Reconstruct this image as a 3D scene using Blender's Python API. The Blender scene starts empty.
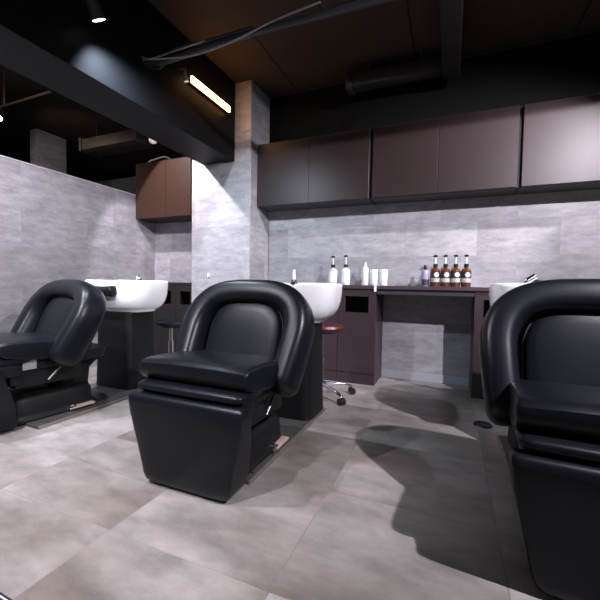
import bpy, bmesh, math, random
from mathutils import Vector, Matrix
random.seed(4)
SC = bpy.context.scene
COL = SC.collection
PI = math.pi

# ------------------------------------------------------------------ materials
def mat(name, color, rough=.5, metal=0, spec=.5, emit=None, estr=0, noise=0, nscale=20, bump=0, bscale=200,
        coat=0, trans=0, ior=1.45, alpha=1, sheen=0):
    m = bpy.data.materials.new(name); m.use_nodes = True
    nt = m.node_tree; b = nt.nodes['Principled BSDF']
    b.inputs['Base Color'].default_value = (*color, 1)
    b.inputs['Roughness'].default_value = rough
    b.inputs['Metallic'].default_value = metal
    b.inputs['Specular IOR Level'].default_value = spec
    b.inputs['Coat Weight'].default_value = coat
    b.inputs['Transmission Weight'].default_value = trans
    b.inputs['IOR'].default_value = ior
    if emit:
        b.inputs['Emission Color'].default_value = (*emit, 1)
        b.inputs['Emission Strength'].default_value = estr
    tc = nt.nodes.new('ShaderNodeTexCoord')
    if noise:
        n = nt.nodes.new('ShaderNodeTexNoise'); n.inputs['Scale'].default_value = nscale
        n.inputs['Detail'].default_value = 6
        nt.links.new(tc.outputs['Object'], n.inputs['Vector'])
        mx = nt.nodes.new('ShaderNodeMixRGB'); mx.blend_type = 'MULTIPLY'
        mx.inputs[0].default_value = noise
        mx.inputs[1].default_value = (*color, 1)
        r = nt.nodes.new('ShaderNodeValToRGB')
        r.color_ramp.elements[0].position = .3; r.color_ramp.elements[0].color = (.35, .35, .35, 1)
        r.color_ramp.elements[1].position = .7; r.color_ramp.elements[1].color = (1.3, 1.3, 1.3, 1)
        nt.links.new(n.outputs['Fac'], r.inputs[0]); nt.links.new(r.outputs[0], mx.inputs[2])
        nt.links.new(mx.outputs[0], b.inputs['Base Color'])
    if bump:
        n2 = nt.nodes.new('ShaderNodeTexNoise'); n2.inputs['Scale'].default_value = bscale
        n2.inputs['Detail'].default_value = 3
        nt.links.new(tc.outputs['Object'], n2.inputs['Vector'])
        bp = nt.nodes.new('ShaderNodeBump'); bp.inputs['Strength'].default_value = bump
        bp.inputs['Distance'].default_value = .002
        nt.links.new(n2.outputs['Fac'], bp.inputs['Height']); nt.links.new(bp.outputs[0], b.inputs['Normal'])
    return m

def tile_mat(name, c1, c2, cm, tw, th, axes, offset=(0, 0), stagger=.5, mortar=.0015, rough=.5, cloud=.5, cscale=2.2, streak=(1, 1, 1), bump=.15, dist=0, nrough=.68, ramp=(.32, .68), patch=0, spec=.5):
    """stone-look tiles laid in a plane; axes gives which two of (0,1,2) world coordinates run along and up"""
    m = bpy.data.materials.new(name); m.use_nodes = True
    nt = m.node_tree; N = nt.nodes.new; L = nt.links.new
    b = nt.nodes['Principled BSDF']; b.inputs['Roughness'].default_value = rough
    geo = N('ShaderNodeNewGeometry'); sep = N('ShaderNodeSeparateXYZ'); L(geo.outputs['Position'], sep.inputs[0])
    com = N('ShaderNodeCombineXYZ')
    for k in range(2):
        ad = N('ShaderNodeMath'); ad.operation = 'ADD'; ad.inputs[1].default_value = offset[k]
        L(sep.outputs[axes[k]], ad.inputs[0]); L(ad.outputs[0], com.inputs[k])
    br = N('ShaderNodeTexBrick'); br.offset = stagger; br.squash = 1
    br.inputs['Scale'].default_value = 1; br.inputs['Mortar Size'].default_value = mortar
    br.inputs['Mortar Smooth'].default_value = .1
    br.inputs['Brick Width'].default_value = tw; br.inputs['Row Height'].default_value = th
    br.inputs['Color1'].default_value = (*c1, 1); br.inputs['Color2'].default_value = (*c2, 1)
    br.inputs['Mortar'].default_value = (*cm, 1)
    L(com.outputs[0], br.inputs['Vector'])
    mp = N('ShaderNodeMapping'); mp.inputs['Scale'].default_value = streak; L(geo.outputs['Position'], mp.inputs[0])
    # each tile shows its own piece of the stone pattern
    vm = N('ShaderNodeVectorMath'); vm.operation = 'ADD'; L(mp.outputs[0], vm.inputs[0])
    sc = N('ShaderNodeVectorMath'); sc.operation = 'SCALE'; L(br.outputs['Color'], sc.inputs[0]); sc.inputs['Scale'].default_value = 45
    L(sc.outputs[0], vm.inputs[1])
    n1 = N('ShaderNodeTexNoise'); n1.inputs['Scale'].default_value = cscale; n1.inputs['Detail'].default_value = 9
    n1.inputs['Roughness'].default_value = nrough; n1.inputs['Distortion'].default_value = dist
    L(vm.outputs[0], n1.inputs['Vector'])
    r1 = N('ShaderNodeValToRGB'); e = r1.color_ramp.elements
    e[0].position = ramp[0]; e[0].color = (.55, .55, .56, 1); e[1].position = ramp[1]; e[1].color = (1.28, 1.26, 1.25, 1)
    L(n1.outputs['Fac'], r1.inputs[0])
    mx = N('ShaderNodeMixRGB'); mx.blend_type = 'MULTIPLY'; mx.inputs[0].default_value = cloud
    L(br.outputs['Color'], mx.inputs[1]); L(r1.outputs[0], mx.inputs[2])
    out = mx.outputs[0]
    if patch:                                  # large brownish cloudy stains in the stone
        n2 = N('ShaderNodeTexNoise'); n2.inputs['Scale'].default_value = 1.3; n2.inputs['Detail'].default_value = 5
        L(vm.outputs[0], n2.inputs['Vector'])
        r2 = N('ShaderNodeValToRGB'); e2 = r2.color_ramp.elements
        e2[0].position = .38; e2[0].color = (.60, .55, .50, 1); e2[1].position = .58; e2[1].color = (1.10, 1.10, 1.10, 1)
        L(n2.outputs['Fac'], r2.inputs[0])
        m2 = N('ShaderNodeMixRGB'); m2.blend_type = 'MULTIPLY'; m2.inputs[0].default_value = patch
        L(out, m2.inputs[1]); L(r2.outputs[0], m2.inputs[2]); out = m2.outputs[0]
    L(out, b.inputs['Base Color']); b.inputs['Specular IOR Level'].default_value = spec
    bp = N('ShaderNodeBump'); bp.inputs['Strength'].default_value = bump; bp.inputs['Distance'].default_value = .004
    sub = N('ShaderNodeMath'); sub.operation = 'SUBTRACT'
    L(n1.outputs['Fac'], sub.inputs[0]); L(br.outputs['Fac'], sub.inputs[1])
    L(sub.outputs[0], bp.inputs['Height']); L(bp.outputs[0], b.inputs['Normal'])
    return m

WALL = dict(c1=(.285, .28, .294), c2=(.375, .368, .385), cm=(.29, .288, .30), tw=.62, th=.31, cloud=.8, cscale=6.5, rough=.5, dist=.0, nrough=.74, ramp=(.32, .68))
M_wall_y = tile_mat('grey stone tile facing front', axes=(0, 2), offset=(.1, .05), streak=(.8, .8, 2.2), **WALL)
M_wall_x = tile_mat('grey stone tile facing side', axes=(1, 2), offset=(.2, .05), streak=(.8, .8, 2.2), **WALL)
M_floor = tile_mat('grey stone floor tile', c1=(.245, .230, .217), c2=(.290, .274, .260), cm=(.225, .212, .20), axes=(0, 1), offset=(.46 + 6.5, -.91 + 5.7),
                   tw=.65, th=.57, stagger=0, mortar=.0016, cloud=.7, cscale=4.2, patch=.95, ramp=(.35, .65), dist=0, rough=.42, streak=(.8, 1.6, 1), bump=.05)
M_black = mat('near-black plaster', (.0028, .0026, .0026), .7, spec=.2, noise=.3, nscale=3, bump=.2, bscale=60)  # near-black surface of the upper and far walls
M_beam = mat('black painted beam', (.0055, .0058, .007), .6, spec=.2, noise=.25, nscale=3, bump=.15, bscale=50)
M_ceil = tile_mat('dark slab ceiling', c1=(.040, .027, .020), c2=(.046, .031, .023), cm=(.008, .007, .007), tw=1.2, th=.95, axes=(0, 1), offset=(.35, .25), stagger=.5, mortar=.008, rough=.8, cloud=.4, bump=.3, spec=.15)
M_leather = mat('black leather', (.0045, .0058, .0085), .34, spec=.30, bump=.12, bscale=420)
M_leather2 = mat('black leather pad', (.005, .0062, .009), .38, spec=.30, bump=.12, bscale=420)
M_pipe = mat('dark grey piping', (.05, .052, .06), .4)
M_shell = mat('black plastic', (.005, .005, .006), .5, spec=.3)
M_rod = mat('dull steel rod', (.28, .28, .29), .4, metal=1)
M_ped = mat('black pedestal laminate', (.005, .0052, .006), .5, spec=.3)
M_plate = mat('dark steel plate', (.085, .08, .078), .38, metal=.35, noise=.3, nscale=8)
M_edge = mat('brushed steel edge', (.30, .25, .22), .42, metal=.7)
M_chrome = mat('chrome', (.75, .75, .77), .12, metal=1)
M_ceramic = mat('white ceramic', (.82, .82, .83), .16, spec=.5)
M_white = mat('white plastic', (.8, .8, .82), .35)
M_cab = mat('dark brown satin laminate', (.026, .016, .016), .40, spec=.38)
M_cab_brown = mat('brown satin laminate', (.034, .0165, .0100), .45, spec=.2)
M_low = mat('dark plum laminate', (.036, .022, .027), .42, spec=.5)
M_lowdark = mat('shadow gap board', (.008, .007, .008), .6)
M_top = mat('plum worktop', (.060, .040, .047), .35)
M_desk = mat('grey apron board', (.045, .043, .052), .45)
M_bb = mat('pale grey baseboard', (.34, .345, .38), .5)
M_red = mat('burgundy leather', (.075, .012, .014), .35)
M_amber = mat('amber bottle', (.10, .028, .006), .12, spec=.6, coat=.4)
M_cap = mat('black cap', (.01, .01, .011), .35)
M_clear = mat('frosted clear plastic', (.72, .73, .76), .15, trans=.35)
M_purple = mat('lilac bottle', (.42, .34, .52), .2, trans=.2)
M_darklab = mat('dark label', (.04, .035, .06), .5)
M_label = mat('pale label', (.6, .6, .6), .5)
M_carc = mat('grey carcass board', (.060, .060, .068), .5, spec=.3)
M_low_shaded = mat('plum laminate with shade in colour', (.012, .009, .009), .45)  # darker copy of the plum laminate, the recess shade put into its colour
M_spot = mat('dark grey spotlight body', (.035, .035, .038), .4)
M_beige = mat('beige plate', (.42, .33, .28), .45)
M_grey = mat('grey sticker', (.33, .34, .36), .5)
M_duct = mat('dark duct', (.022, .019, .019), .5, noise=.3)
M_tan = mat('dusty tan duct', (.065, .05, .034), .6, noise=.5, nscale=12)
M_cable = mat('black cable', (.018, .018, .022), .45)
M_cable2 = mat('pale cable', (.22, .205, .20), .5)
M_rust = mat('brown pipe', (.13, .07, .05), .5)
M_warm = mat('warm glowing tube', (1, .8, .5), .5, emit=(1, .45, .11), estr=13)
M_lens = mat('lit lens', (1, 1, 1), .5, emit=(.95, .95, 1), estr=4)
M_lensb = mat('lit cool lens', (1, 1, 1), .5, emit=(.75, .95, 1), estr=14)
M_bulb = mat('pale lamp face', (.75, .68, .6), .4, emit=(1, .85, .7), estr=.35)
M_mat = mat('black rubber mat', (.012, .012, .014), .6)
M_cream = mat('cream plastic', (.75, .72, .66), .3)

# ------------------------------------------------------------------ helpers
def link(o): COL.objects.link(o)
def obj(name, bm, m, parent=None, smooth=True, loc=None, angle=40):
    bmesh.ops.recalc_face_normals(bm, faces=bm.faces)
    me = bpy.data.meshes.new(name); bm.to_mesh(me); bm.free()
    o = bpy.data.objects.new(name, me); link(o)
    for mm in (m if isinstance(m, (list, tuple)) else [m]): me.materials.append(mm)
    if parent: o.parent = parent
    if loc: o.location = loc
    if smooth:
        for p in me.polygons: p.use_smooth = True
        try: me.set_sharp_from_angle(angle=math.radians(angle))
        except Exception: pass
    return o
def tag(o, label, cat, group=None):
    o['label'] = label; o['category'] = cat
    if group: o['group'] = group
    return o
def thing(name, label, cat, loc=(0, 0, 0), group=None):
    o = bpy.data.objects.new(name, None); link(o); o.location = loc; o.empty_display_size = .05
    return tag(o, label, cat, group)
def struct(name, bm, m, smooth=False):
    o = obj(name, bm, m, None, smooth); o['kind'] = 'structure'; return o
def dup(root, loc, label, group=None):
    r = root.copy(); link(r); r.location = loc; r['label'] = label
    if group: r['group'] = group
    for ch in list(root.children):
        c = ch.copy(); link(c); c.parent = r
        for g in list(ch.children):
            d = g.copy(); link(d); d.parent = c
    return r
def BM(): return bmesh.new()
def box(bm, x0, x1, y0, y1, z0, z1, bev=0, seg=2):
    r = bmesh.ops.create_cube(bm, size=1)
    vs = r['verts']
    for v in vs:
        v.co = Vector(((x0 + x1) / 2 + v.co.x * (x1 - x0), (y0 + y1) / 2 + v.co.y * (y1 - y0), (z0 + z1) / 2 + v.co.z * (z1 - z0)))
    if bev:
        es = {e for v in vs for e in v.link_edges}
        bmesh.ops.bevel(bm, geom=list(es), offset=bev, segments=seg, affect='EDGES', profile=.5)
    return bm
def B(*a, **k): return box(BM(), *a, **k)
def loft(bm, rings, cap0=True, cap1=True, closed=True):
    R = [[bm.verts.new(p) for p in r] for r in rings]
    n = len(R[0])
    for a, b in zip(R, R[1:]):
        for i in range(n if closed else n - 1):
            j = (i + 1) % n
            bm.faces.new((a[i], a[j], b[j], b[i]))
    if cap0: bm.faces.new(R[0])
    if cap1: bm.faces.new(R[-1])
    return bm
def sup(a, b, n, k=48, cx=0, cy=0):
    out = []
    for i in range(k):
        t = 2 * PI * i / k
        c, s = math.cos(t), math.sin(t)
        out.append((cx + a * math.copysign(abs(c) ** (2 / n), c), cy + b * math.copysign(abs(s) ** (2 / n), s)))
    return out
def stack(bm, spec, n=4, k=48, cx=0, cy=0, cap0=True, cap1=True):
    """rings (z, a, b[, dy]) of superellipses"""
    rings = []
    for s in spec:
        z, a, b = s[:3]; dy = s[3] if len(s) > 3 else 0
        rings.append([(x, y, z) for x, y in sup(a, b, n, k, cx, cy + dy)])
    return loft(bm, rings, cap0, cap1)
def lathe(bm, prof, k=24, c=(0, 0, 0)):
    rings = [[(c[0] + r * math.cos(2 * PI * i / k), c[1] + r * math.sin(2 * PI * i / k), c[2] + z) for i in range(k)] for r, z in prof]
    return loft(bm, rings)
def tube(bm, pts, r, k=10):
    pts = [Vector(p) for p in pts]
    rr = r if isinstance(r, (list, tuple)) else [r] * len(pts)
    rings = []; up = None
    for i, p in enumerate(pts):
        t = (pts[min(i + 1, len(pts) - 1)] - pts[max(i - 1, 0)]).normalized()
        if up is None: up = Vector((0, 0, 1)) if abs(t.z) < .9 else Vector((1, 0, 0))
        n = t.cross(up).normalized(); up = n.cross(t).normalized()
        rings.append([tuple(p + rr[i] * (math.cos(2 * PI * j / k) * n + math.sin(2 * PI * j / k) * up)) for j in range(k)])
    return loft(bm, rings)
def smoothpts(pts, n=8):
    """Catmull-Rom through pts"""
    P = [Vector(p) for p in pts]; P = [2 * P[0] - P[1]] + P + [2 * P[-1] - P[-2]]
    out = []
    for i in range(1, len(P) - 2):
        for k in range(n):
            t = k / n
            a, b, c, d = P[i - 1:i + 3]
            out.append(.5 * ((2 * b) + (c - a) * t + (2 * a - 5 * b + 4 * c - d) * t * t + (3 * b - a - 3 * c + d) * t ** 3))
    out.append(P[-2]); return out
def cyl_between(bm, p, q, r, k=20, r2=None):
    return tube(bm, [p, q], [r, r if r2 is None else r2], k)

# ------------------------------------------------------------------ camera
cam = bpy.data.cameras.new('camera'); co = bpy.data.objects.new('camera', cam); link(co); SC.camera = co
F = 359.8645; yaw, pitch, roll = (math.radians(a) for a in (-22.59311, -2.423876, -.983565))
fw = Vector((math.sin(yaw) * math.cos(pitch), math.cos(yaw) * math.cos(pitch), math.sin(pitch)))
r0 = Vector((math.cos(yaw), -math.sin(yaw), 0)); d0 = fw.cross(r0)
rt = math.cos(roll) * r0 + math.sin(roll) * d0; dn = -math.sin(roll) * r0 + math.cos(roll) * d0
mw = Matrix.Identity(4)
for i in range(3):
    mw[i][0] = rt[i]; mw[i][1] = -dn[i]; mw[i][2] = -fw[i]
mw[2][3] = .9
co.matrix_world = mw
cam.sensor_width = 36; cam.lens = F / 600 * 36; cam.clip_start = .05

# ------------------------------------------------------------------ the room
CZ = 2.94                 # ceiling height
XL, XP0, XP1 = -3.45, -2.63, -1.895      # partition, pillar left and right side
YW, YP, YR = 3.60, 3.20, 3.50            # back wall, pillar face, recess wall
struct('floor', B(-8, 4.5, -2.5, 6, -.1, 0), M_floor)
struct('ceiling', B(-8, 4.5, -2.5, 6, CZ, CZ + .1), M_ceil)
UP = 2.345
struct('wall_back', B(XP1 - .3, 4.5, YW, YW + .12, 0, 2.36), M_wall_y)
struct('wall_back_upper', B(XP1 - .3, 4.5, YW, YW + .12, 2.36, CZ), M_black)
bm = B(XP0, XP1, YP, YW, 0, CZ, .004, 1)
bm.normal_update()
for f in bm.faces: f.material_index = 1 if abs(f.normal.x) > .7 else 0
struct('wall_pillar', bm, [M_wall_y, M_wall_x])
struct('wall_recess', B(XL - .1, XP0 + .1, YR, YR + .1, 0, 2.27), M_wall_y)
struct('wall_left', B(XL - .1, XL, -1.0, YR, 0, 1.915), M_wall_x)
struct('trim_1', B(XL - .105, XL + .005, -1.0, YR - .001, 1.915, 1.925), mat('pale cap strip', (.5, .49, .5), .5))
struct('baseboard_left', B(XL, XL + .012, -1.0, 3.2, 0, .06, .003), M_bb)
struct('baseboard_back', B(-.606, .186, YW - .012, YW, 0, .075, .003), M_bb)
# the boxed beam that runs to the pillar
struct('ceiling_beam', B(-2.468, -2.084, -2.5, YP, 2.155, CZ, .004, 1), M_beam)
# beyond the partition
struct('wall_far', B(-8, -7.9, -2.5, 6, 0, CZ), M_black)
struct('wall_far_back', B(-8, -2.3, 5.6, 5.7, 0, CZ), M_black)
struct('wall_far_panel', B(-7.2, -3.6, 5.0, 5.1, 0, 2.83), M_wall_y)
bm = B(-5.35, -5.2, 3.18, 3.58, 0, CZ)
bm.normal_update()
for f in bm.faces: f.material_index = 1 if abs(f.normal.x) > .7 else 0
struct('wall_far_column', bm, [M_wall_y, M_wall_x])

# ------------------------------------------------------------------ shampoo chair (local y = 0 at the front, 1.2 m from the camera)
Y0 = 1.20
PLANE_O = Vector((0, .275, .395)); PV = Vector((0, .28, .53)).normalized(); PW = Vector((0, -PV.z, PV.y))   # rim plane: up-slope and outward (towards the sitter)
PLEN = .60
def rp(u, v, w): return tuple(PLANE_O + Vector((u, 0, 0)) + PV * v + PW * w)
def horseshoe(hw, top, straight, n=3.0, k=40, v0=0.0):
    """points (u, v) from left foot over the top to right foot"""
    pts = []
    for i in range(8): pts.append((-hw, v0 + (straight - v0) * i / 8))
    for i in range(k + 1):
        t = PI - PI * i / k
        c, s = math.cos(t), math.sin(t)
        pts.append((hw * math.copysign(abs(c) ** (2 / n), c), straight + (top - straight) * abs(s) ** (2 / n)))
    for i in range(7, -1, -1): pts.append((hw, v0 + (straight - v0) * i / 8))
    return pts
def make_chair(loc, label):
    t = thing('shampoo_chair', label, 'chair', loc, 'black shampoo chairs')
    # leg rest
    bm = BM()
    def panel_ring(z, hw, yf, yb, sh):
        return [(x + sh, y, z) for x, y in sup(hw, (yb - yf) / 2, 12, 96, 0, (yf + yb) / 2)]
    prof = [(.010, .185, .01, .12, .0), (.013, .205, .0, .135, .0), (.024, .220, -.008, .143, .0), (.05, .232, -.012, .145, .0), (.09, .240, -.014, .143, .0), (.16, .255, -.018, .128, .0),
            (.24, .274, -.023, .10, .0), (.32, .291, -.028, .07, .0), (.37, .297, -.030, .055, .0), (.390, .298, -.028, .048, .0), (.402, .295, -.022, .044, .0), (.408, .285, -.01, .036, .0)]
    loft(bm, [panel_ring(*p) for p in prof])
    obj('leg_rest', bm, M_leather, t)
    # lower roll
    def roll(z0, z1, hw, y0, y1, nm, m):
        b = BM(); rings = []
        zc, hz = (z0 + z1) / 2, (z1 - z0) / 2; yc, hy = (y0 + y1) / 2, (y1 - y0) / 2
        xs = [(-hw, .55), (-hw + .006, .82), (-hw + .02, .97), (-hw + .04, 1), (-hw * .5, 1.03), (0, 1.04), (hw * .5, 1.03), (hw - .04, 1), (hw - .02, .97), (hw - .006, .82), (hw, .55)]
        for x, s in xs:
            rings.append([(x, yc + p[0] + (1 - s) * .0, zc + p[1]) for p in sup(hy - (1 - s) * .05, hz * s, 3.2, 32)])
        loft(b, rings); return obj(nm, b, m, t)
    roll(.412, .458, .276, -.006, .20, 'seat_roll', M_leather)
    # main seat cushion: front nose thin, deep sides
    b = BM(); rings = []
    xs = [(-.297, .72), (-.2955, .88), (-.290, .965), (-.278, 1), (-.14, 1.0), (0, 1.0), (.14, 1.0), (.278, 1), (.290, .965), (.2955, .88), (.297, .72)]
    def sec(s, x):
        crown = .008 * (1 - (x / .297) ** 2)
        P = [(-.016, .488), (-.020, .512), (-.016, .534), (.0, .546), (.03, .552), (.12, .551), (.22, .543), (.33, .533), (.43, .523), (.50, .510),
             (.51, .485), (.49, .440), (.42, .425), (.30, .42), (.20, .424), (.12, .432), (.07, .442), (.03, .453), (.0, .466)]
        cy, cz = .24, .485
        return [(x * .96, .045 + cy + (y - cy) * (1 - (1 - s) * .12), cz + (z + (crown if z > .52 else 0) - cz) * s) for y, z in P]
    for x, s in xs: rings.append(sec(s, x))
    loft(b, rings); obj('seat', b, M_leather, t)
    obj('hinge_block', B(-.262, .262, .03, .14, .34, .425, .008), M_shell, t)
    # padded horseshoe rim = back and arms
    hs = [(u * (1 - .10 * max(0, 1 - v / .34) ** 1.3), v) for u, v in horseshoe(.316, .536, .25, n=3.1, k=56, v0=.06)]
    b = BM(); rings = []
    def section(i, sc=1.0, ex=0.0):
        u, v = hs[i]
        a_, b_ = hs[max(i - 1, 0)], hs[min(i + 1, len(hs) - 1)]
        tx, ty = b_[0] - a_[0], b_[1] - a_[1]; L = math.hypot(tx, ty); tx, ty = tx / L, ty / L
        nx, ny = ty, -tx                      # towards the inside is -, outside from centre handled by symmetric section
        f = min(1, max(0, (v - .0) / .5))
        hw = .062 + .011 * f; d = .100 - .005 * f
        out = []
        for p, q in sup(hw * sc, d * sc, 2.9, 36):
            w = q + (.03 - d)
            # thicken the back: taper front a little
            out.append(rp(u + nx * p + tx * ex, v + ny * p + ty * ex, w if sc == 1 else (q + (.03 - d))))
        return out
    last = len(hs) - 1
    for sc, ex in ((.25, -.052), (.55, -.046), (.80, -.032), (.94, -.014)): rings.append(section(0, sc, ex))
    for i in range(len(hs)): rings.append(section(i))
    for sc, ex in ((.94, .014), (.80, .032), (.55, .046), (.25, .052)): rings.append(section(last, sc, ex))
    loft(b, rings); obj('back_rim', b, M_leather, t)
    # back shell
    inner = horseshoe(.262, .50, .22, n=3.0, k=36, v0=.03)
    b = BM()
    loft(b, [[rp(u * s, v if s > .9 else v * s + .02, w) for u, v in inner] for s, w in ((1.0, -.105), (1.06, -.13), (1.06, -.16), (.98, -.178), (.80, -.186))])
    obj('back_shell', b, M_shell, t)
    # inner pad, puffed
    padp = horseshoe(.226, .488, .27, n=2.9, k=36, v0=.085)
    b = BM(); cu, cv = 0, .25
    rings = []
    for s, w in ((1.0, -.165), (1.0, -.112), (.99, -.095), (.96, -.083), (.90, -.075), (.7, -.068), (.4, -.065), (.15, -.065)):
        rings.append([rp(u * s, cv + (v - cv) * s, w + .055 * (cv + (v - cv) * s - .11) / .38) for u, v in padp])
    loft(b, rings); pad = obj('back_pad', b, M_leather2, t)
    b = BM(); pl = horseshoe(.225, .487, .27, n=2.9, k=36, v0=.09)
    tube(b, [rp(u, v, -.097 + .055 * (v - .11) / .38) for u, v in pl], .003, 6)
    obj('piping', b, M_pipe, pad)
    # base
    b = BM()
    stack(b, [(.022, .19, .27), (.03, .19, .27), (.04, .18, .26), (.07, .175, .255), (.15, .17, .25), (.17, .16, .24), (.185, .14, .20)], n=7, cy=.38)
    obj('base_cover', b, M_shell, t)
    b = BM()
    stack(b, [(.02, .155, .15), (.035, .15, .145), (.06, .13, .12), (.10, .115, .105), (.18, .105, .10), (.28, .11, .11), (.33, .14, .15), (.36, .20, .18), (.43, .21, .20)], n=5, cy=.54)
    obj('underframe', B(-.215, .215, .13, .52, .25, .43, .012), M_shell, t)
    obj('base_post', b, M_shell, t)
    for s in (-1, 1):
        br = obj('seat_bracket', B(s * .225 - .012, s * .225 + .012, .07, .50, .36, .425, .005), M_shell, t)
        obj('leg_hinge', B(s * .225 - .010, s * .225 + .010, .10, .16, .28, .37, .004), M_shell, t)
        obj('gas_spring', cyl_between(BM(), (s * .235, .30, .28), (s * .235, .42, .40), .006, 10), M_rod, t)
        for y in (.13, .33): obj('bolt', cyl_between(BM(), (s * .237, y, .39), (s * .245, y, .39), .008, 12), M_chrome, br)
    pd = obj('pedal_plate', B(.17, .215, .46, .61, .035, .05, .004), M_beige, t)
    b = BM(); cyl_between(b, (.15, .46, .045), (.205, .46, .05), .014, 14); box(b, .168, .212, .44, .49, .03, .056, .008)
    obj('pedal', b, M_chrome, t)
    return t
chX = (-2.525, -1.02, .505)
chS = (.985, 1, 1.02)
chair = make_chair((chX[1], Y0, 0), 'black leather shampoo chair in the middle, in front of the pillar, seen whole')
lc = dup(chair, (chX[0] - .068, Y0, 0), 'black leather shampoo chair on the left, beside the grey half wall'); lc.scale = (1, 1, chS[0]); lc.rotation_euler = (0, 0, math.radians(-7.5))
obj('sticker', B(.2375, .2400, .16, .235, .365, .425, .0008, 1), M_grey, lc)['label'] = 'pale grey sticker'
rc = dup(chair, (chX[2] - .025, Y0, 0), 'black leather shampoo chair nearest the right edge, cut off by the frame'); rc.scale = (1, 1, chS[2]); rc.rotation_euler = (0, 0, math.radians(-2.9))

# base plates
def plate(loc, label):
    t = thing('base_plate', label, 'floor plate', loc, 'steel plates under the chairs and basins')
    obj('deck', B(-.218, .218, .17, 1.235, 0, .018, .003), M_plate, t)
    obj('edge_strip', B(.2185, .232, .17, 1.235, 0, .0185, .003), M_edge, t)
    obj('edge_strip', B(-.232, -.2185, .17, 1.235, 0, .0185, .003), M_edge, t)
    for q in (-1, 1):
        for y in (.24, .72, .87): obj('screw', lathe(BM(), [(.008, 0), (.008, .0012), (.004, .002)], 12, (q * .205, y, .018)), M_chrome, t)
    return t
pl = plate((-1.03, Y0, 0), 'dark steel plate with bright edge under the middle chair and basin')
dup(pl, (-2.49, Y0, 0), 'dark steel plate with bright edge under the left chair and basin')
dup(pl, (.52, Y0, 0), 'dark steel plate under the rightmost chair and basin, mostly hidden')

# ------------------------------------------------------------------ basins
def make_basin(loc, label, kind):
    t = thing('shampoo_basin', label, 'basin', loc, 'white shampoo basins on black pedestals')
    b = BM()
    stack(b, [(.0215, .212, .172), (.05, .21, .17), (.35, .198, .165), (.62, .192, .163), (.655, .192, .163)], n=6, cy=.0)
    obj('pedestal', b, M_ped, t)
    # bowl with a dip for the neck at the front
    b = BM(); rings = []
    prof = [(.650, .228, .150), (.655, .236, .158), (.668, .240, .162), (.678, .262, .178), (.70, .292, .198), (.74, .318, .215), (.79, .334, .226), (.85, .341, .231), (.895, .343, .233), (.908, .341, .231), (.914, .333, .224),
            (.912, .322, .214), (.89, .310, .204), (.82, .285, .185), (.76, .22, .145), (.735, .10, .07)]
    for z, a, bb in prof:
        r = []
        for x, y in sup(a, bb, 3.2, 72):
            dip = 0
            if z > .80 and y < 0: dip = .055 * max(0, 1 - (x / .15) ** 2) ** 1.5 * (z - .80) / .114 * (1 if y < -.05 else 0)
            r.append((x, y, z - dip))
        rings.append(r)
    loft(b, rings); obj('bowl', b, M_ceramic, t, angle=60)
    b = BM()
    xs = [(-.14, .5), (-.136, .8), (-.125, 1), (-.07, 1.0), (0, .95), (.07, 1.0), (.125, 1), (.136, .8), (.14, .5)]
    loft(b, [[(x, -.235 + p[0], .832 - .012 * (1 - (x / .17) ** 2) + p[1]) for p in sup(.062 * s, .042 * s, 2.6, 28)] for x, s in xs])
    obj('neck_rest', b, M_leather, t)
    obj('drain', lathe(BM(), [(.02, 0), (.028, .003), (.028, .006), (.01, .008)], 20, (0, 0, .735)), M_chrome, t)
    # mixer on the rear deck
    b = BM(); lathe(b, [(.026, 0), (.026, .012), (.020, .016), (.020, .03), (.012, .034)], 24, (-.075, .205, .905)); obj('mixer_base', b, M_cap, t)
    b = BM()
    if kind == 'ball':
        lathe(b, [(.004, 0), (.014, .003), (.021, .013), (.021, .021), (.013, .032), (.003, .035)], 20, (-.07, .19, .925))
        cyl_between(b, (-.065, .17, .945), (-.02, .13, .955), .006)
        obj('mixer_lever', b, M_chrome, t)
    elif kind == 'wand':
        lathe(b, [(.012, .03), (.013, .05), (.011, .10), (.009, .112), (.004, .116)], 20, (-.075, .205, .90)); obj('spray_handle', b, M_cream, t)
        b = BM(); tube(b, smoothpts([(-.075, .19, .92), (-.04, .14, .935), (.0, .08, .90)]), .006); obj('spout', b, M_chrome, t)
    else:
        cyl_between(b, (-.135, .17, .928), (-.092, .185, .958), .018, 24)
        cyl_between(b, (-.135, .17, .928), (-.150, .165, .915), .008, 16)
        obj('mixer_lever', b, M_chrome, t)
    return t
YB = 2.3
make_basin((chX[0] - .055, YB, 0), 'white basin on black pedestal behind the left chair, black neck rest showing', 'ball')
make_basin((chX[1], YB, 0), 'white basin on black pedestal behind the middle chair, cream spray handle upright', 'wand')
make_basin((chX[2] + .045, YB, 0), 'white basin mostly hidden behind the rightmost chair, chrome lever tilted up', 'lever').scale = (1, 1, 1.015)

# ------------------------------------------------------------------ cabinets
YC = 3.33
def wall_cabinet(x0, x1, z0, z1, y0, y1, splits, label, m, name='wall_cabinet', group='dark wall cabinets on the back wall', gap=.004, filler=0):
    t = thing(name, label, 'cabinet', ((x0 + x1) / 2, y1, z0), group)
    X, Y = (x0 + x1) / 2, y1
    obj('body', B(x0 - X, x1 - X, y0 + .02 - Y, 0, 0, z1 - z0, .001, 1), M_carc if m is M_cab else m, t, False)
    if filler: obj('filler_strip', B(x0 - filler - X, x0 - X, y0 + .03 - Y, 0, .0, z1 - z0), M_lowdark, t, False)
    xs = [x0] + splits + [x1]
    for a, b in zip(xs, xs[1:]):
        obj('door', B(a + gap / 2 - X, b - gap / 2 - X, y0 - Y, y0 + .018 - Y, .003, z1 - z0 - .003, .0015, 1), m, t, False)
    return t
wall_cabinet(-1.893, -.722, 1.705, 2.345, YC, YW, [-1.318], 'dark wall cabinet beside the pillar, warm glow on its left door', M_cab)
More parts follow.
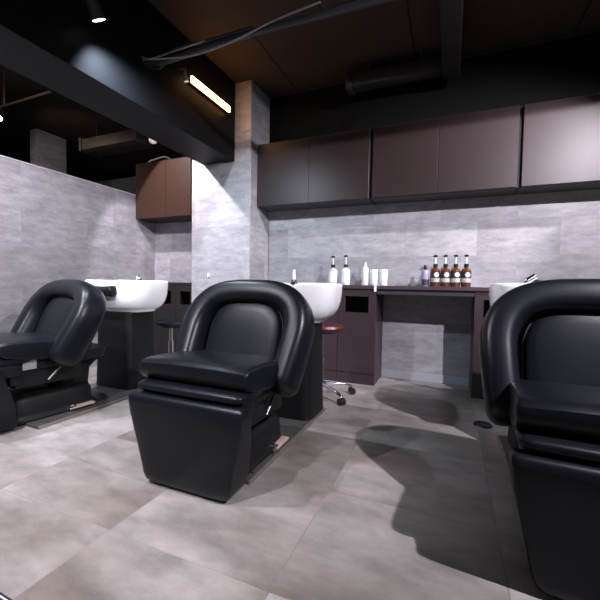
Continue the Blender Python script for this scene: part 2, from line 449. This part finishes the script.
wall_cabinet(-.692, .466, 1.705, 2.345, YC, YW, [-.128], 'dark wall cabinet in the middle of the row, above the desk', M_cab, filler=.0295)
wall_cabinet(.492, 1.66, 1.705, 2.345, YC, YW, [1.076], 'dark wall cabinet at the right end of the row, palest sheen', M_cab, filler=.0255)
wall_cabinet(XL + .012, XP0 - .006, 1.635, 2.275, 3.19, YR, [-2.985], 'brown two-door wall cabinet between half wall and pillar', M_cab_brown, group='brown wall cabinets')

def base_cabinet(x0, x1, yf, yb, label, group, slot=(.065, .065), M_low=M_low):
    X = (x0 + x1) / 2
    t = thing('base_cabinet', label, 'cabinet', (X, yb, 0), group)
    D = yf - yb; w = (x1 - x0) / 2 - .001
    zt = .872; s0, s1 = .657, .804
    b = BM()
    box(b, -w, w, D + .02, 0, .0, s0 - .03)               # carcass
    box(b, -w, w, D + .20 if yb - yf > .25 else D + .12, 0, s0 - .03, zt)
    box(b, -w, -w + .018, D + .02, 0, s0 - .03, zt); box(b, w - .018, w, D + .02, 0, s0 - .03, zt)
    box(b, -w, w, D + .02, 0, zt - .02, zt)
    obj('body', b, M_lowdark, t, False)
    b = BM()
    box(b, -w, w, D, D + .02, s1, zt)
    box(b, -w, -w + slot[0], D, D + .02, s0, s1); box(b, w - slot[1], w, D, D + .02, s0, s1)
    obj('slot_frame', b, M_low, t, False)
    obj('door', B(-w + .001, w - .001, D, D + .02, .102, s0 - .0015, .0012, 1), M_low, t, False)
    obj('plinth', B(-w, w, D + .004, D + .02, 0, .098), M_low, t, False)
    obj('side_panel', B(-w - .0005, -w + .004, D + .021, 0, .0, zt), M_low, t, False); obj('side_panel', B(w - .004, w + .001, D + .018, 0, 0, zt), M_low, t, False)
    return t
gA = 'base cabinets between pillar and desk'
base_cabinet(-1.885, -1.42, 3.22, YW, 'plum base cabinet against the pillar, hidden behind the middle chair', gA)
base_cabinet(-1.42, -.955, 3.22, YW, 'plum base cabinet behind the middle basin', gA)
base_cabinet(-.955, -.606, 3.22, YW, 'plum base cabinet with an open slot, next to the desk opening', gA)
gB = 'base cabinets right of the desk'
base_cabinet(.186, .535, 3.22, YW, 'plum base cabinet right of the desk opening, partly behind the basin', gB)
base_cabinet(.535, .885, 3.22, YW, 'plum base cabinet hidden behind the rightmost chair', gB)
gC = 'base cabinets in the recess'
base_cabinet(XL + .012, -3.185, 3.2, YR, 'dark base cabinet in the recess, next to the half wall', gC, (.05, .05), M_low_shaded)
base_cabinet(-3.185, -2.85, 3.2, YR, 'dark base cabinet in the middle of the recess, behind the black stool', gC, (.065, .065), M_low_shaded)
base_cabinet(-2.85, XP0 - .004, 3.2, YR, 'dark narrow base cabinet in the recess, against the pillar', gC, (.06, .012), M_low_shaded)
t = thing('worktop', 'plum worktop between pillar and desk, holding the white bottles', 'worktop', (-1.247, YW, .873), 'worktops')
obj('slab', B(-.643, .6395, -.395, 0, 0, .032, .002, 1), M_top, t, False)
t = thing('worktop', 'plum worktop of the desk, holding the amber bottles', 'worktop', (.14, YW, .873), 'worktops')
obj('slab', B(-.7445, .76, -.395, 0, 0, .032, .002, 1), M_top, t, False)
obj('apron', B(-.744, .044, -.372, -.352, -.045, -.0005), M_desk, t, False)
t = thing('worktop', 'dark worktop in the recess, left of the pillar', 'worktop', ((XL + XP0) / 2, YR, .873), 'worktops')
hw = (XP0 - XL) / 2 - .013
obj('slab', B(-hw, hw, -.305, 0, 0, .03, .002, 1), M_low_shaded, t, False)
b = BM(); box(b, -.012, .012, -.39, -.30, 0, .004); box(b, -.010, .010, -.399, -.395, -.055, .003); box(b, -.012, .012, -.399, -.385, 0, .004)
t = tag(obj('tissue', b, M_white), 'small white strip hanging over the worktop seam', 'tissue'); t.location = (-.612, YW, .9055)

# ------------------------------------------------------------------ stools
def stool(loc, m, label, h, legs0=.0):
    t = thing('rolling_stool', label, 'stool', loc, 'round rolling stools')
    b = BM(); lathe(b, [(.12, h - .055), (.155, h - .052), (.172, h - .04), (.178, h - .022), (.170, h - .006), (.14, h), (.05, h + .004)], 40); obj('seat', b, m, t)
    b = BM(); lathe(b, [(.10, h - .068), (.11, h - .066), (.11, h - .052), (.02, h - .05)], 32); obj('seat_plate', b, M_cap, t)
    b = BM(); lathe(b, [(.014, .30), (.014, h - .06)], 20); obj('piston', b, M_chrome, t)
    b = BM(); lathe(b, [(.035, .085), (.035, .11), (.024, .13), (.022, .32), (.016, .325)], 24); obj('column', b, M_chrome, t)
    for i in range(5):
        a = legs0 + 2 * PI * i / 5
        d = Vector((math.cos(a), math.sin(a), 0))
        b = BM(); tube(b, [d * .02 + Vector((0, 0, .098)), d * .12 + Vector((0, 0, .092)), d * .20 + Vector((0, 0, .082)), d * .262 + Vector((0, 0, .066)), d * .27 + Vector((0, 0, .055))], [.019, .016, .013, .012, .008], 12)
        leg = obj('leg', b, M_chrome, t)
        b = BM(); n = Vector((-d.y, d.x, 0)); c = d * .268 + Vector((0, 0, .026))
        cyl_between(b, c - n * .024, c + n * .024, .026, 20); tube(b, [c, c + Vector((0, 0, .032))], .008, 10)
        obj('caster', b, M_cap, leg)
    return t
stool((-2.55, 2.80, 0), M_leather, 'black round stool on a chrome post, in front of the recess', .525)
stool((-.945, 2.75, 0), M_red, 'burgundy round stool with chrome star base, behind the middle basin', .585, math.radians(-36))

# ------------------------------------------------------------------ bottles on the worktops
ZT = .9055
def pump_bottle(x, y, body, lab, label, group, rb, hb, htot, kind):
    t = thing('pump_bottle', label, 'bottle', (x, y, ZT), group)
    b = BM(); lathe(b, [(rb * .9, 0), (rb, .005), (rb, hb * .82), (rb * .93, hb * .9), (rb * .6, hb * .97), (rb * .36, hb), (rb * .36, hb + .012)], 28); obj('body', b, body, t)
    b = BM(); lathe(b, [(rb + .0008, hb * .16), (rb + .0008, hb * .80)], 28); obj('label_band', b, lab, t)
    b = BM(); lathe(b, [(rb * .48, hb + .006), (rb * .48, hb + .032), (rb * .3, hb + .036)], 20); obj('collar', b, M_cap, t)
    b = BM(); lathe(b, [(.0055 if kind else .007, hb + .03), (.0055 if kind else .007, htot - .014)], 12); obj('stem', b, M_white, t)
    b = BM(); lathe(b, [(rb * .30, htot - .018), (rb * .38, htot - .014), (rb * .38, htot - .003), (rb * .3, htot)], 16); cyl_between(b, (0, 0, htot - .009), (-.016, -.018, htot - .012), .006, 10); obj('pump_head', b, M_cap, t)
    return t
def emblem_mat():
    m = bpy.data.materials.new('amber bottle label'); m.use_nodes = True
    nt = m.node_tree; N = nt.nodes.new; L = nt.links.new; b = nt.nodes['Principled BSDF']
    b.inputs['Roughness'].default_value = .45
    tc = N('ShaderNodeTexCoord'); sep = N('ShaderNodeSeparateXYZ'); L(tc.outputs['Object'], sep.inputs[0])
    def mth(op, a, v):
        n = N('ShaderNodeMath'); n.operation = op
        if isinstance(a, (int, float)): n.inputs[0].default_value = a
        else: L(a, n.inputs[0])
        if isinstance(v, (int, float)): n.inputs[1].default_value = v
        else: L(v, n.inputs[1])
        return n.outputs[0]
    # pale round emblem above a pale band with fine dark rules
    dx = mth('MULTIPLY', mth('SUBTRACT', sep.outputs[0], .012), mth('SUBTRACT', sep.outputs[0], .012))
    dz = mth('MULTIPLY', mth('SUBTRACT', sep.outputs[2], .104), mth('SUBTRACT', sep.outputs[2], .104))
    disc = mth('LESS_THAN', mth('ADD', dx, dz), .00042)
    band = mth('MULTIPLY', mth('GREATER_THAN', sep.outputs[2], .040), mth('LESS_THAN', sep.outputs[2], .074))
    rule = mth('GREATER_THAN', mth('SINE', mth('MULTIPLY', sep.outputs[2], 620), 0), -.3)
    fac = mth('MAXIMUM', disc, mth('MULTIPLY', band, rule))
    mx = N('ShaderNodeMixRGB'); mx.inputs[1].default_value = (.02, .014, .012, 1); mx.inputs[2].default_value = (.62, .60, .57, 1)
    L(fac, mx.inputs[0]); L(mx.outputs[0], b.inputs['Base Color']); return m
M_amblab = emblem_mat()
YBt = 3.42
pump_bottle(-1.075, YBt, M_clear, M_white, 'clear pump bottle with black pump, leftmost on the worktop, nearest the basin', 'clear pump bottles', .044, .165, .285, 1)
pump_bottle(-.945, YBt, M_white, M_white, 'white pump bottle with black pump, second from the left on the worktop', 'clear pump bottles', .042, .165, .290, 1)
gb = 'amber pump bottles'
ab = None
for x, lab in ((-.126, 'amber pump bottle next to the small lilac bottle'), (-.043, 'second amber pump bottle from the lilac bottle'), (.040, 'third amber pump bottle from the lilac bottle'), (.123, 'rightmost amber pump bottle, farthest from the lilac bottle')):
    if ab is None: ab = pump_bottle(x, YBt, M_amber, M_amblab, lab, gb, .0402, .165, .278, 1)
    else: dup(ab, (x, YBt, ZT), lab)
t = thing('squeeze_bottle', 'small lilac bottle with dark label and black cap, left of the amber bottles', 'bottle', (-.208, YBt, ZT))
obj('body', lathe(BM(), [(.028, 0), (.031, .004), (.031, .125), (.024, .14), (.013, .15)], 24), M_purple, t)
obj('label_band', lathe(BM(), [(.0316, .008), (.0316, .062)], 24), M_darklab, t)
obj('cap', lathe(BM(), [(.015, .148), (.015, .185), (.012, .192)], 20), M_cap, t)
t = thing('squeeze_bottle', 'slim white bottle with tapered tip, left of the two white canisters', 'bottle', (-.752, YBt, ZT))
obj('body', lathe(BM(), [(.030, 0), (.033, .004), (.033, .14), (.027, .165), (.014, .18)], 24), M_white, t)
obj('nozzle', lathe(BM(), [(.014, .178), (.012, .2), (.004, .222)], 20), M_white, t)
for x, l in ((-.668, 'white canister beside the slim white bottle'), (-.580, 'white canister nearest the desk, right of its twin')):
    t = thing('canister', l, 'canister', (x, YBt, ZT), 'white canisters')
    obj('body', lathe(BM(), [(.034, 0), (.037, .004), (.037, .118), (.036, .122)], 28), M_white, t)
    obj('lid', lathe(BM(), [(.039, .122), (.039, .145), (.034, .150)], 28), M_white, t)

# ------------------------------------------------------------------ ceiling fittings
def spot_fixture(p, aim, label, group, r=.035, L=.13, lens=M_lens, body=M_cap, stem_to=CZ, side=None):
    body = M_spot if body is M_cap else body
    """p = centre of the lens"""
    p = Vector(p); d = (Vector(aim) - p).normalized()
    t = thing('track_spotlight', label, 'spotlight', tuple(p), group)
    b = BM(); q = -d * L
    tube(b, [d * .0, q * .25, q * .7, q, q * 1.15], [r, r * .98, r * .78, r * .74, r * .4], 24); obj('housing', b, body, t)
    b = BM(); tube(b, [d * .0005, d * .003], [r * .86, r * .80], 24); obj('lens', b, lens, t)
    j = q * .75
    b = BM(); tube(b, [j, j + Vector((0, 0, .05)), (j.x, j.y, stem_to - p.z) if side is None else (side - p.x, j.y, j.z + .06)], .009, 10); obj('stem', b, body, t)
    return t
def spot_light(p, aim, power, size, blend=.3, color=(.93, .92, 1), rad=.03):
    l = bpy.data.lights.new('spot', 'SPOT'); l.energy = power; l.spot_size = math.radians(size); l.spot_blend = blend
    l.color = color; l.shadow_soft_size = rad
    o = bpy.data.objects.new('spot', l); link(o); p = Vector(p); d = Vector(aim) - p
    o.location = p + d.normalized() * .012; o.rotation_euler = d.to_track_quat('-Z', 'Y').to_euler(); return o
gS = 'black track spotlights'
COOL = (.95, .90, 1.0)
SPOTS = [   # lens, aim, power, cone, blend, colour, label
    ((-1.95, 1.545, 2.43), (-1.955, 1.78, 2.07), 150, 118, .9, (.72, .85, 1), 'black track spotlight with lit lens close to the black beam'),
    ((1.60, .90, 2.60), (.0, 2.75, .2), 450, 105, .4, COOL, 'black track spotlight above and right of the rightmost chair'),
    ((-1.20, -.40, 2.60), (-1.85, 1.0, 0), 225, 68, .6, COOL, 'black track spotlight over the front of the aisle, middle row'),
    ((-2.95, 2.30, 2.70), (-2.56, 3.25, 1.2), 170, 76, .12, COOL, 'black track spotlight over the recess, left of the beam'),
    ((-2.80, .90, 2.70), (-3.35, 1.7, .9), 250, 140, 1, COOL, 'black track spotlight over the left chair, left of the beam'),
    ((-1.86, .35, 2.55), (-1.9, 1.3, 0), 160, 80, .6, COOL, 'black track spotlight beside the beam, over the front of the aisle'),
    ((1.75, 2.50, 2.60), (-.75, 3.6, 1.05), 330, 52, .6, COOL, 'black track spotlight close to the rightmost wall cabinet'),
    ((-1.90, .85, 2.52), (.36, 2.22, .86), 130, 30, .6, COOL, 'added unseen spotlight beside the beam, brightening the rightmost basin'),  # added lamp out of view, brightens the right basin and chair rim
]
for p, a, pw, sz, bl, cl, lab in SPOTS:
    spot_fixture(p, a, lab, gS, r=.042, L=.16); spot_light(p, a, pw, sz, bl, cl)
# small silver spotlight beside the glowing tube
spot_fixture((-2.03, 2.40, 2.535), (-2.0, 2.5, 2.2), 'small silver spotlight at the near end of the glowing tube', 'silver spotlights', r=.022, L=.06, lens=M_bulb, side=-2.084, body=mat('silver', (.5, .48, .48), .3, metal=.8))
# LED batten
t = thing('led_batten', 'glowing warm light tube on the side of the black beam', 'light', (-2.055, 2.77, 2.605))
obj('housing', B(-.0295, -.006, -.29, .29, -.035, .035, .003), M_cap, t)
obj('tube', B(-.008, .012, -.285, .285, -.029, .029, .008, 3), M_warm, t)
# conduit and cables
t = thing('cable_duct', 'bundle of dark cables running from the beam along the ceiling', 'cable', (-2.084, 2.02, 2.46))
b = BM(); tube(b, smoothpts([(0, 0, .02), (.18, 0, -.008), (.5, 0, .004), (.9, 0, .012), (1.4, 0, .0), (2.2, 0, -.01), (3.4, 0, 0)]), .022, 12); obj('conduit', b, M_cable, t)
b = BM(); tube(b, smoothpts([(0, -.02, .03), (.2, -.03, -.01), (.45, -.03, -.045), (.75, -.03, -.03), (1.05, -.02, .03), (1.35, -.03, .05)]), .006, 8); obj('loose_cable', b, M_cable2, t)
b = BM(); tube(b, smoothpts([(0, .02, .0), (.12, .03, -.02), (.3, -.03, .025), (.6, -.02, .03), (.9, -.02, .03)]), .009, 8); obj('loose_cable', b, M_cable, t)
b = BM(); tube(b, smoothpts([(0, -.03, .045), (.1, -.04, .005), (.3, -.035, .015), (.55, -.03, .028)]), .005, 8); obj('loose_cable', b, M_cable2, t)
for x in (1.7, 2.6): obj('hanger', tube(BM(), [(x, 0, .0), (x, 0, CZ - 2.46)], .004, 6), M_cable, t)
# L-shaped duct under the ceiling
t = thing('air_duct', 'nearly black L-shaped duct under the ceiling above the cabinets', 'duct', (-.05, 3.35, 2.78))
b = BM(); box(b, -.07, .07, -3.3, .09, -.08, .08, .02); obj('long_run', b, M_duct, t)
b = BM(); box(b, -.85, -.071, -.07, .07, -.06, .06, .02); box(b, -.90, -.84, -.08, .08, -.075, .075, .01); obj('branch', b, M_duct, t)
for x, y in ((-.7, 0), (-.25, 0), (0, -.6), (0, -1.6)): obj('hanger', B(x - .01, x + .01, y - .01, y + .01, .055, CZ - 2.78), M_duct, t)
# beyond the partition: duct, lamp, pipe, spotlight
t = thing('ceiling_duct', 'dusty tan duct under the dark ceiling beyond the half wall', 'duct', (-4.03, 3.4, 2.66))
b = BM(); box(b, -.42, .52, -.14, .14, -.07, .07, .015); box(b, -.45, -.41, -.155, .155, -.085, .085, .008); obj('run', b, M_tan, t)
for x in (-.3, .3): obj('hanger', B(x - .01, x + .01, -.01, .01, .06, CZ - 2.66), M_duct, t)
t = thing('round_lamp', 'small round pale lamp on the end of the tan duct', 'lamp', (-3.28, 3.30, 2.575))
obj('base', lathe(BM(), [(.03, 0), (.03, .05), (.02, CZ - 2.575)], 16), M_duct, t)
obj('face', lathe(BM(), [(.01, -.045), (.035, -.035), (.048, -.01), (.045, .015), (.03, .03)], 20), M_bulb, t)
t = thing('hung_pipe', 'thin brown pipe hanging under the dark ceiling at far left', 'pipe', (-3.83, 2.2, 2.60))
b = BM(); tube(b, [(-.55, 0, 0), (.42, 0, .01)], .011, 10); obj('pipe', b, M_rust, t)
b = BM(); tube(b, [(-.26, 0, 0), (-.26, 0, CZ - 2.60)], .009, 8); obj('hanger', b, M_rust, t)
spot_fixture((-4.55, 2.4, 2.64), (-3.9, 1.7, 2.2), 'cool spotlight glinting beyond the half wall at the left edge', 'far spotlights', r=.03, L=.1, lens=M_lensb)
spot_light((-4.55, 2.4, 2.64), (-4.6, 3.7, 2.2), 45, 120, .8, (1, .86, .78))
# hose on the brown wall cabinet
b = BM(); tube(b, smoothpts([(-.19, 0, .0), (-.16, .0, .03), (-.06, .02, .055), (.05, .02, .06), (.12, .04, .03), (.16, .06, .01), (.22, .06, .03), (.26, .08, .01)]), .009, 10)
o = tag(obj('hose', b, mat('pale grey hose', (.6, .57, .55), .45)), 'pale hose lying on top of the brown wall cabinet', 'hose'); o.location = (-3.13, 3.26, 2.284)
# small white fitting on the pillar
t = thing('wall_fitting', 'tiny white oval fitting on the front of the grey pillar', 'fitting', (-2.40, YP, .985))
b = BM(); stack(b, [(0, .012, .022), (.006, .012, .022), (.012, .009, .017)], n=2.2, k=24)
bmesh.ops.rotate(b, verts=b.verts, cent=(0, 0, 0), matrix=Matrix.Rotation(PI / 2, 3, 'X')); obj('cover', b, M_white, t)
# floor pieces
t = thing('foot_pedal', 'flat round black pedal on the floor beside the rightmost chair', 'pedal', (.225, 2.61, 0))
obj('disc', lathe(BM(), [(.05, 0), (.055, .004), (.052, .012), (.03, .016)], 32), M_cap, t)
obj('rim', lathe(BM(), [(.056, .0), (.058, .003), (.056, .006), (.054, .006)], 32), M_pipe, t)
t = thing('floor_mat', 'edge of a black mat with pale lines at the bottom left corner', 'mat', (-.795, .583, 0)); t.rotation_euler = (0, 0, math.radians(-1.7))
obj('pad', B(-.9, 0, -.6, 0, 0, .008, .003), M_mat, t)
for y in (-.012, -.028): obj('edge_line', B(-.9, -.006, y, y + .004, .0075, .0092), M_label, t)

# ------------------------------------------------------------------ room light
w = bpy.data.worlds.new('world'); SC.world = w; w.use_nodes = True
w.node_tree.nodes['Background'].inputs[0].default_value = (.80, .80, 1.0, 1)
w.node_tree.nodes['Background'].inputs[1].default_value = .115
SC.view_settings.view_transform = 'Standard'
try: SC.view_settings.look = 'None'
except Exception: pass
SC.view_settings.gamma = 1; SC.view_settings.use_curve_mapping = False
SC.view_settings.exposure = 0.42
